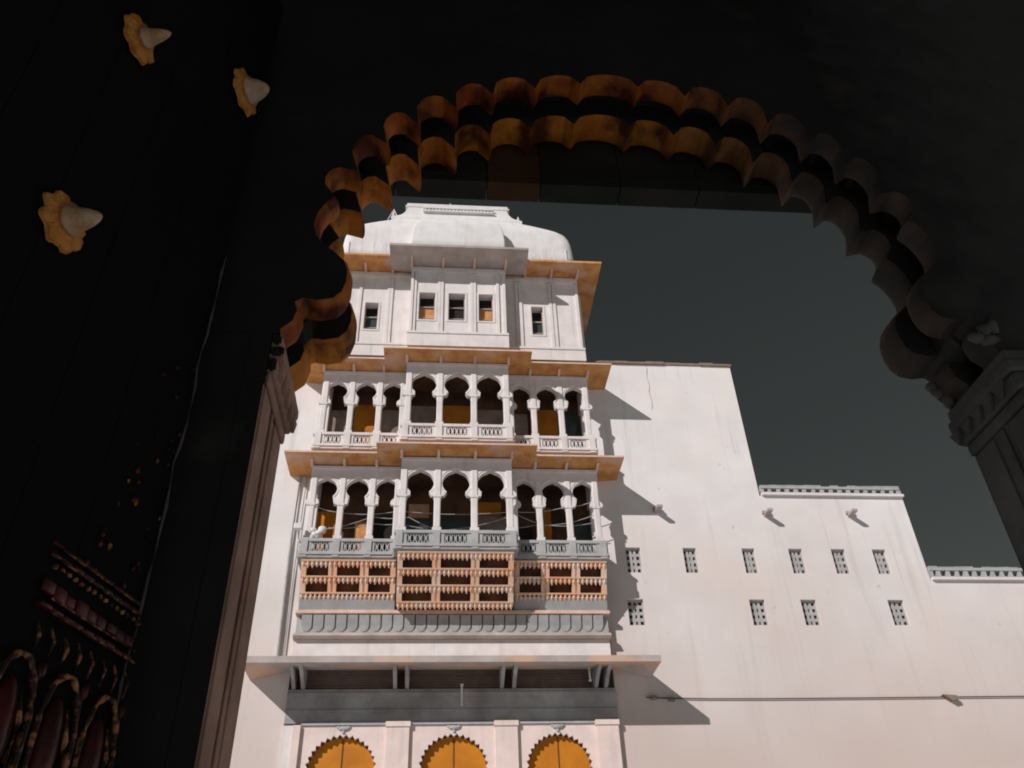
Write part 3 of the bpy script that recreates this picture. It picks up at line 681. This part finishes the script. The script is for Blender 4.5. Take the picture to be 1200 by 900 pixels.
# jambs, capitals, front wall
for s in (-1, 1):
    xj = GX+s*1.633
    x0, x1 = sorted((xj, GX+s*1.72))
    MB().box(*sorted((xj+s*.002, GX+s*1.72)), YF, YG-.004, 3.702, 3.963).build('impost_block', M['gate'], gate)
    j = MB().box(x0, x1, YF, YG, 0, 3.70)
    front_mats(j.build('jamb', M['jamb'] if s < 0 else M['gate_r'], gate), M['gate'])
    m_ = MB()
    for y0, y1, pr in ((YF+.02, YF+.17, .007), (YF+.205, YF+.235, .010), (YG-.17, YG-.01, .006)):
        a, c = sorted((xj-s*.001, xj-s*pr)); m_.box(a, c, y0, y1, 0, 3.695, .006)
    m_.build('jamb_moulding', M['jamb'] if s < 0 else M['gate_r'], gate)
    m_ = MB()
    for z0, z1, pr in ((3.702, 3.76, .02), (3.762, 3.84, .040), (3.842, 3.90, .062), (3.902, 3.963, .045)):
        a, c = sorted((xj+s*.001 if s < 0 else GX+1.72, xj-s*pr)); m_.box(a, c, YF-pr*.8 if s > 0 else YF+.004, YG+pr*.4, z0, z1, .012)
    for k in range(5):
        y = YF+.04+k*.095
        m_.prism_yz([(y, 3.842), (y+.085, 3.842), (y+.0425, 3.765)], *sorted((xj-s*.041, xj-s*.056)))
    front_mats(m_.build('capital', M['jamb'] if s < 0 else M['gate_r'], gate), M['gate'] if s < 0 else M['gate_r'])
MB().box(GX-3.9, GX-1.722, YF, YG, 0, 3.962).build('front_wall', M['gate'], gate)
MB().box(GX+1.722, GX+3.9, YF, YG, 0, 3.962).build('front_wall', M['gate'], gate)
# leaf carvings on the right bracket
for pts, y in ((((2.44, 4.05, .05, .03), (2.49, 4.09, .035, .05), (2.54, 4.12, .03, .05), (2.50, 4.04, .05, .03)), YF-.003), (((2.47, 4.05, .05, .03), (2.50, 4.0, .03, .05), (2.44, 4.08, .03, .03)), YG-.04)):
    m_ = MB()
    for x, z, rx, rz in pts: m_.blob((x, y, z), rx*.9, .03, rz*.9, 2, .15)
    m_.build('leaf_carving', M['gate_r'], gate, True)
# lintel slabs behind the arch
xs = [-2.2, -.3, .24, .56, 1.04, 1.52, 2.6, 4.0]
for i in range(len(xs)-1):
    m_ = MB().prism_yz([(3.30, 5.575), (3.44, 5.575), (3.44, 6.9), (3.30, 6.9)], xs[i]+.003, xs[i+1]-.003)
    m_.box(xs[i]+.003, xs[i+1]-.003, 3.285, 3.299, 5.62, 5.645)
    m_.build('lintel_slab', M['lint2'] if i == 2 else M['lint'], gate)
# shell of the passage
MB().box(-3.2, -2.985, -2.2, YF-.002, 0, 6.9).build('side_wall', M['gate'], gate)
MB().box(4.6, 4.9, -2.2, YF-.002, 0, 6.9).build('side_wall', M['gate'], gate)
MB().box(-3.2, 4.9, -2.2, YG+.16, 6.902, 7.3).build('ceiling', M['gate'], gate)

# ------------------------------------------------------------------ spiked door leaf, swung open on the left
LX = 0.0
door = empty('gate_door', 'black wooden gate door swung open, studded with spikes and carved at the foot', 'door')
door.location = (-0.95, 2.60, 0); door.rotation_euler = (0, 0, R(-15))
m_ = MB().box(LX-.12, LX, -1.75, .06, .06, 6.2)
for k in range(6): m_.box(LX, LX+.003, -1.5+k*.27-.133, -1.5+k*.27+.133, .08, 6.18, .001)
m_.build('door_panel', M['wood'], door)
for z in (2.95, 4.05, 5.6): MB().box(LX+.003, LX+.007, -1.74, .055, z-.05, z+.05, .002).build('iron_strap', M['wood'], door)
def spike(y, z, rot, L, rad, sc_=1.0):
    m_ = MB(); bm = m_.bm; n = 48; front = []; backr = []; mid = []
    amp = [random.uniform(.6, 1.3) for _ in range(8)]
    for k in range(n):
        a = 2*math.pi*k/n; lobe = amp[int(((8*a+rot)/(2*math.pi)+.5) % 8)]
        r = sc_*(.096*(1+.085*lobe*math.cos(8*a+rot))+random.uniform(-.004, .004)); y_ = y+r*math.cos(a); z_ = z+r*math.sin(a)
        front.append(bm.verts.new((LX+.030+random.uniform(-.004, .004), y_, z_))); backr.append(bm.verts.new((LX+.0165, y+r*1.03*math.cos(a), z+r*1.03*math.sin(a))))
        mid.append(bm.verts.new((LX+.042+random.uniform(-.003, .003), y+.06*sc_*math.cos(a), z+.06*sc_*math.sin(a))))
    for k in range(n):
        q = (k+1) % n
        bm.faces.new((backr[k], backr[q], front[q], front[k])); bm.faces.new((front[k], front[q], mid[q], mid[k]))
    bm.faces.new(mid); bm.faces.new(backr[::-1])
    ro = m_.build('rosette', M['brass'], door)
    m_ = MB().lathe([(rad*1.15, 0), (rad*1.2, .012), (rad, .02), (rad*.90, L*.35), (rad*.68, L*.65), (rad*.40, L*.88), (rad*.16, L*.98), (rad*.04, L)], LX+.043, y, z, 18, 'x')
    m_.build('spike', M['steel'], ro, True)
spike(-.785, 4.52, .3, .105, .032, .88); spike(-.115, 5.16, 1.1, .10, .058, 1.08); spike(-.785, 3.545, 2.0, .105, .040, .92)
# carved foot of the leaf: mouldings, beads, pendants, arched niches with red bosses
gm = MB(); rm = MB()
for z, h, p in ((2.565, .022, .026), (2.515, .009, .034), (2.66, .008, .020), (2.69, .005, .016)):
    for k in range(9):
        rm.box(LX+.009, LX+p-random.random()*.008, -.40+k*.0505, -.40+(k+1)*.0505-.002, z-h*random.uniform(.6, 1), z+h*random.uniform(.6, 1), .005)
    gm.tube([(LX+p-.002, -.36+i*.083, z-h) for i in range(6)], .0035, 5)
for k in range(15):
    y = -.38+k*.030
    gm.blob((LX+.024, y, 2.625), .008, .009, .009, 1, .25)
    if k % 2 == 0: gm.tube([(LX+.02, y, 2.475), (LX+.03, y+.010, 2.44), (LX+.02, y+.014, 2.40)], [.003, .007, .002], 5)
for k in range(3):
    y = -.40+k*.19; z = 2.20
    rm.blob((LX+.012, y, z), .03, .042, .13, 3)
    ring = [(LX+.03, y+.075*math.cos(a), z+.05+.13*math.sin(a)) for a in [math.pi*(i/14) for i in range(15)]]
    gm.tube([(LX+.03, y+.075, z-.3)]+ring+[(LX+.03, y-.075, z-.3)], [.009+.003*math.sin(i*2.1) for i in range(17)], 6)
    gm.tube([(LX+.035, y+.02, z+.10), (LX+.046, y+.03, z+.02), (LX+.042, y+.028, z-.08), (LX+.03, y+.015, z-.15)], [.002, .008, .007, .002], 6)
    rm.blob((LX+.012, y+.095, 2.37), .014, .014, .025, 2)
random.seed(11)
for i in range(34):
    t = random.random() ** 1.6; z = 2.69+1.0*t; y = .04-random.random()*.30*(1-.5*t); q = random.uniform(.003, .008)
    (gm if i % 3 == 0 else rm).blob((LX+.012, y, z), q, q*1.1, q*2.0, 1, .25)
rm.build('carved_panel', M['redwood'], door, True); gm.build('carved_edging', M['gold'], door, True)
wv = []
for i in range(26): wv.append((LX+.014+.004*math.sin(i*1.3), .052+.006*math.sin(i*.9)+.004*math.sin(i*2.3), 2.1+i*.085))
MB().tube(wv, [.0035+.0025*math.sin(i*1.9) for i in range(26)], 6).build('edge_strip', M['gate_r'], door)
